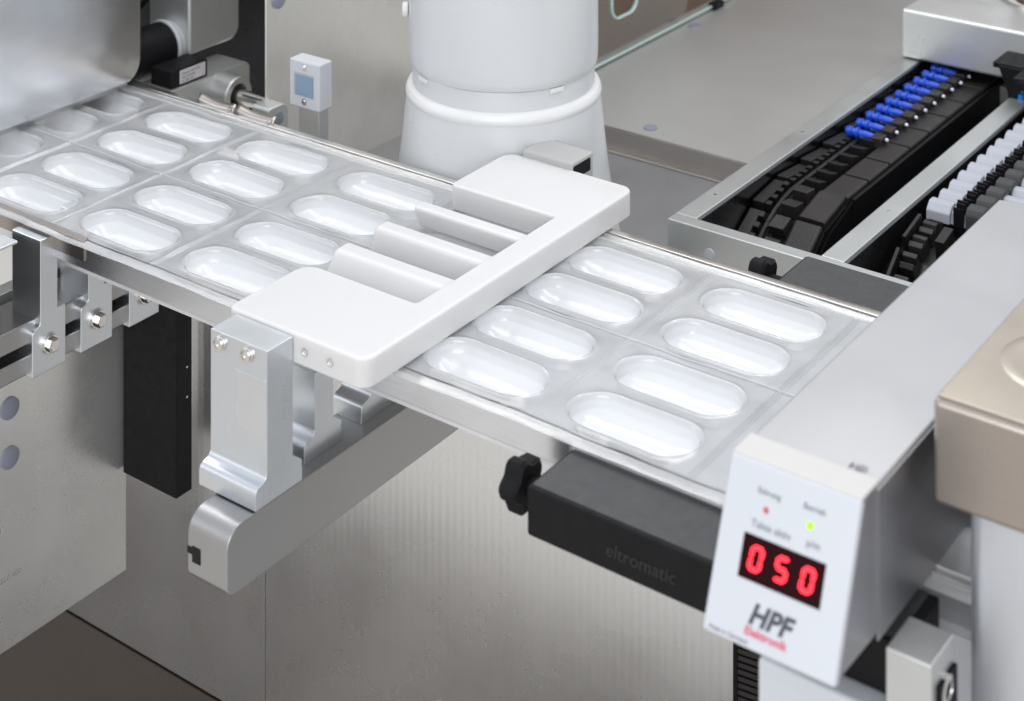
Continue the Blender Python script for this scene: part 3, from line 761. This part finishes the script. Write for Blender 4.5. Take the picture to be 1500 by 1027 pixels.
t = thing('edge_sensor', 'black rectangular sensor bar with a knob beyond the far film edge', 'sensor', (4.5, 3, -.65))
MB().box(3.75, 8.0, 2.50, 3.53, -.63, -.105).build('body', 'blackrub', t, .035, 2)
MB().box(3.79, 7.9, 2.53, 3.50, -.106, -.10).build('top_plate', 'charcoal', t)
star((3.60, 2.74, -.20), (-1, 0, 0), .27, 5, .24).build('knob', 'blackrub', t)
MB().tube((3.76, 2.78, -.22), (3.5, 2.78, -.22), .10, n=20).build('knob_stem', 'blackrub', t)

# ================================================================ DISPLAY BRIDGE
t = thing('display_bridge', 'long white sensor bridge across the film with a red digital display on its end', 'display unit', (7.2, -1, .1))
BX0, BX1, BZ = 6.56, 7.88, 1.5
MB().prism([(BX0 + .02, .10), (BX0 + .02, BZ - .01), (BX0 + .62, BZ + .01), (BX1 - .01, BZ - .03), (BX1 - .01, .10)], 'y', -3.36, 3.2).build('beam', metal('beam_satin', (.44, .44, .45), .36, (50, 2, 50), .15, .55, .03), t, .03, 2)
MB().box(BX1 - .012, BX1 + .008, -3.34, 3.19, .06, BZ - .07).build('side_sheet', metal('beam_side', (.36, .36, .38), .36, (40, 2, 40), .2, 1, .12), t, .004)
side = [(-3.70, BZ), (-3.36, BZ), (-3.36, .08), (-4.22, .12)]
MB().prism([(-3.62, BZ - .02), (-3.35, BZ - .02), (-3.35, .12), (-4.13, .15)], 'x', BX0 + .015, BX1 - .015).build('head', metal('head_side', (.36, .36, .38), .36, (40, 40, 2), .2, 1, .1), t)
# front plate, tilted
f0 = Vector((0, -3.68, BZ)); f1 = Vector((0, -4.24, .14)); dn = (f1 - f0); Ln = dn.length; dn.normalize(); nrm = Vector((0, dn.z, -dn.y)); nrm = nrm if nrm.y < 0 else -nrm
th = .10
q = [f0, f1, f1 - nrm * th, f0 - nrm * th]
MB().prism([(p.y, p.z) for p in q], 'x', BX0, BX1).build('front_plate', 'hpf', t, .03, 3)
MB().box(BX0, BX1, -3.66, -3.30, BZ - .03, BZ + .012).build('cap', 'hpfcap', t, .02)
W_ = BX1 - BX0
def fp(u, v, d=.004):  # u across 0..1, v down 0..1 on the front plate
    return Vector((BX0 + u * W_, 0, 0)) + f0 + dn * (v * Ln) + nrm * d
XD = (1, 0, 0); YD = -dn
def quad(name, u0, u1, v0, v1, d, mat, par):
    mb = MB(); a = [fp(u0, v0, d), fp(u1, v0, d), fp(u1, v1, d), fp(u0, v1, d)]; b = [fp(u0, v0, -.01), fp(u1, v0, -.01), fp(u1, v1, -.01), fp(u0, v1, -.01)]
    mb.add(a + b, [(0, 1, 2, 3), (4, 5, 6, 7), (0, 1, 5, 4), (1, 2, 6, 5), (2, 3, 7, 6), (3, 0, 4, 7)]); return mb.build(name, mat, par)
win = quad('display_window', .20, .82, .40, .645, .006, 'redwin', t)
SEG = {'0': 'abcdef', '5': 'afgcd'}
def seg_digit(ch, uc, vc, w, h):
    cores = []
    P0 = fp(uc, vc, .0); hw, hh = w / 2, h / 2; g_ = -.004
    def S(p): x, y = p; return P0 + Vector((x + y * .10, 0, 0)) - dn * y * 1.0
    pos = {'a': ((-hw, hh), (hw, hh)), 'b': ((hw, hh), (hw, 0)), 'c': ((hw, 0), (hw, -hh)), 'd': ((-hw, -hh), (hw, -hh)), 'e': ((-hw, 0), (-hw, -hh)), 'f': ((-hw, hh), (-hw, 0)), 'g': ((-hw, 0), (hw, 0))}
    D = []
    for s in SEG[ch]:
        a, b = pos[s]; dx, dy = b[0] - a[0], b[1] - a[1]; L = math.hypot(dx, dy); dx /= L; dy /= L
        for (r, dep, mat, nm) in ((.019, .010, 'red', 'segment'),):
            pts = [(a[0] + dx * g_, a[1] + dy * g_), (a[0] + dx * (g_ + r) - dy * r, a[1] + dy * (g_ + r) + dx * r), (b[0] - dx * (g_ + r) - dy * r, b[1] - dy * (g_ + r) + dx * r), (b[0] - dx * g_, b[1] - dy * g_),
                   (b[0] - dx * (g_ + r) + dy * r, b[1] - dy * (g_ + r) - dx * r), (a[0] + dx * (g_ + r) + dy * r, a[1] + dy * (g_ + r) - dx * r)]
            mb = MB(); top = [S(p) + nrm * dep for p in pts]; bot = [S(p) + nrm * .002 for p in pts]
            n = 6; mb.add(top + bot, [list(range(n)), list(range(n, 2 * n))[::-1]] + [(i, (i + 1) % n, n + (i + 1) % n, n + i) for i in range(n)])
            mb.build(nm, mat, win)
for i, ch in enumerate('050'): seg_digit(ch, .315 + i * .195, .520, .098, .178)
def dot(u, v, r, mat, nm):
    mb = MB(); mb.lathe([(0, .012), (r * .7, .010), (r, .0)], fp(u, v, .002), 20, nrm, caps=False); mb.build(nm, mat, t)
dot(.33, .245, .028, 'reddot', 'alarm_lamp'); dot(.665, .235, .034, 'lime', 'power_lamp')
text_mesh('print', 'Störung', .075, 'inkg', t, fp(.245, .165), XD, YD)
text_mesh('print', 'Betrieb', .075, 'inkg', t, fp(.595, .155), XD, YD)
text_mesh('print', 'Takte aktiv', .09, 'inkg', t, fp(.235, .355), XD, YD)
text_mesh('print', 'p/m', .09, 'inkg', t, fp(.655, .345), XD, YD)
text_mesh('logo', 'HPF', .235, 'ink', t, fp(.325, .86), XD, YD, .3, .008, 1.02)
text_mesh('logo_subline', 'Elektronik', .095, 'inkr', t, fp(.31, .925), XD, YD, .1, .002, 1.05)
text_mesh('print', 'Made in Germany', .055, 'inkg', t, fp(.05, .975), XD, YD)
text_mesh('top_print', 'HP', .14, 'inkg', t, (BX1 - .34, -3.26, BZ + .0), (1, 0, 0), (0, 1, 0))

# ================================================================ RIGHT FOREGROUND
t = thing('brown_cover', 'warm brown brushed metal box with a round disc on top at the right edge', 'cover', (9.5, -1, 1))
MB().box(8.06, 16, -2.52, 6, .98, 1.97).build('box', 'brownbox', t, .07, 4)
MB().box(8.10, 15.9, -2.48, 5.9, 1.965, 2.003).build('top_sheet', 'browntop', t, .015)
MB().lathe([(.64, .0), (.60, .012), (.5, .014), (.46, .01), (0, .01)], (8.93, -1.28, 2.0), 64, caps=False).build('disc', 'browntop', t)
t = thing('cover_leg', 'pale round cornered leg under the brown cover at the right edge', 'leg', (8.7, -2, -8))
MB().prism(rrect(8.37, 9.9, -2.47, -2.29, .16, 6, (.0, .02, .16, .0)), 'z', -8.3, .98).build('sheet', metal('leg_satin', (.66, .68, .72), .34, (40, 40, 2), .2, .8, .05), t)
t = thing('mounting_block', 'grey aluminium block with a round screw beside the display unit at lower right', 'block', (8.1, -3, -2))
MB().box(7.90, 8.34, -3.22, -2.68, -3.2, -.05).build('body', 'bead', t, .02)
MB().lathe([(0, 0), (.13, 0), (.13, .04), (.08, .05), (.07, .02), (0, .02)], (8.34, -2.92, -.42), 28, (1, 0, 0), caps=False).build('screw', 'chrome', t)
MB().box(8.34, 8.38, -3.1, -2.7, -3.2, -.30).build('dark_side_sheet', 'blackrub', t)  # black sheet over the lower part of the side face
t = thing('white_pedestal', 'white rounded pedestal standing below the display unit', 'pedestal', (7, -2.9, -6))
MB().box(6.60, 7.84, -3.25, -2.35, -6, -.66).build('body', 'hpf', t, .05, 3)
t = thing('drag_chain', 'black ribbed cable chain hanging at the right end of the ribbed cabinet', 'cable chain', (4.3, 1, -5))
MB().box(4.04, 4.10, .93, 1.3, -8.3, -.8).build('side_band', 'blackrub', t, .01)
for i in range(46):
    z = -4.9 + i * .085
    m0 = MB().prism([(4.10, z), (4.40, z + .03), (4.40, z + .085), (4.10, z + .055)], 'y', .95, 1.2); m0.build('link', 'bchain2', t)
MB().box(4.10, 4.42, 1.0, 1.3, -8.3, -.8).build('band', 'blackrub', t)
t = thing('inner_cabinet', 'white inner cabinet wall behind the display unit', 'cabinet', (6, 1.2, -8))
MB().box(4.45, 12, 1.1, 1.4, -8.3, -.8).build('sheet', 'hpf', t)
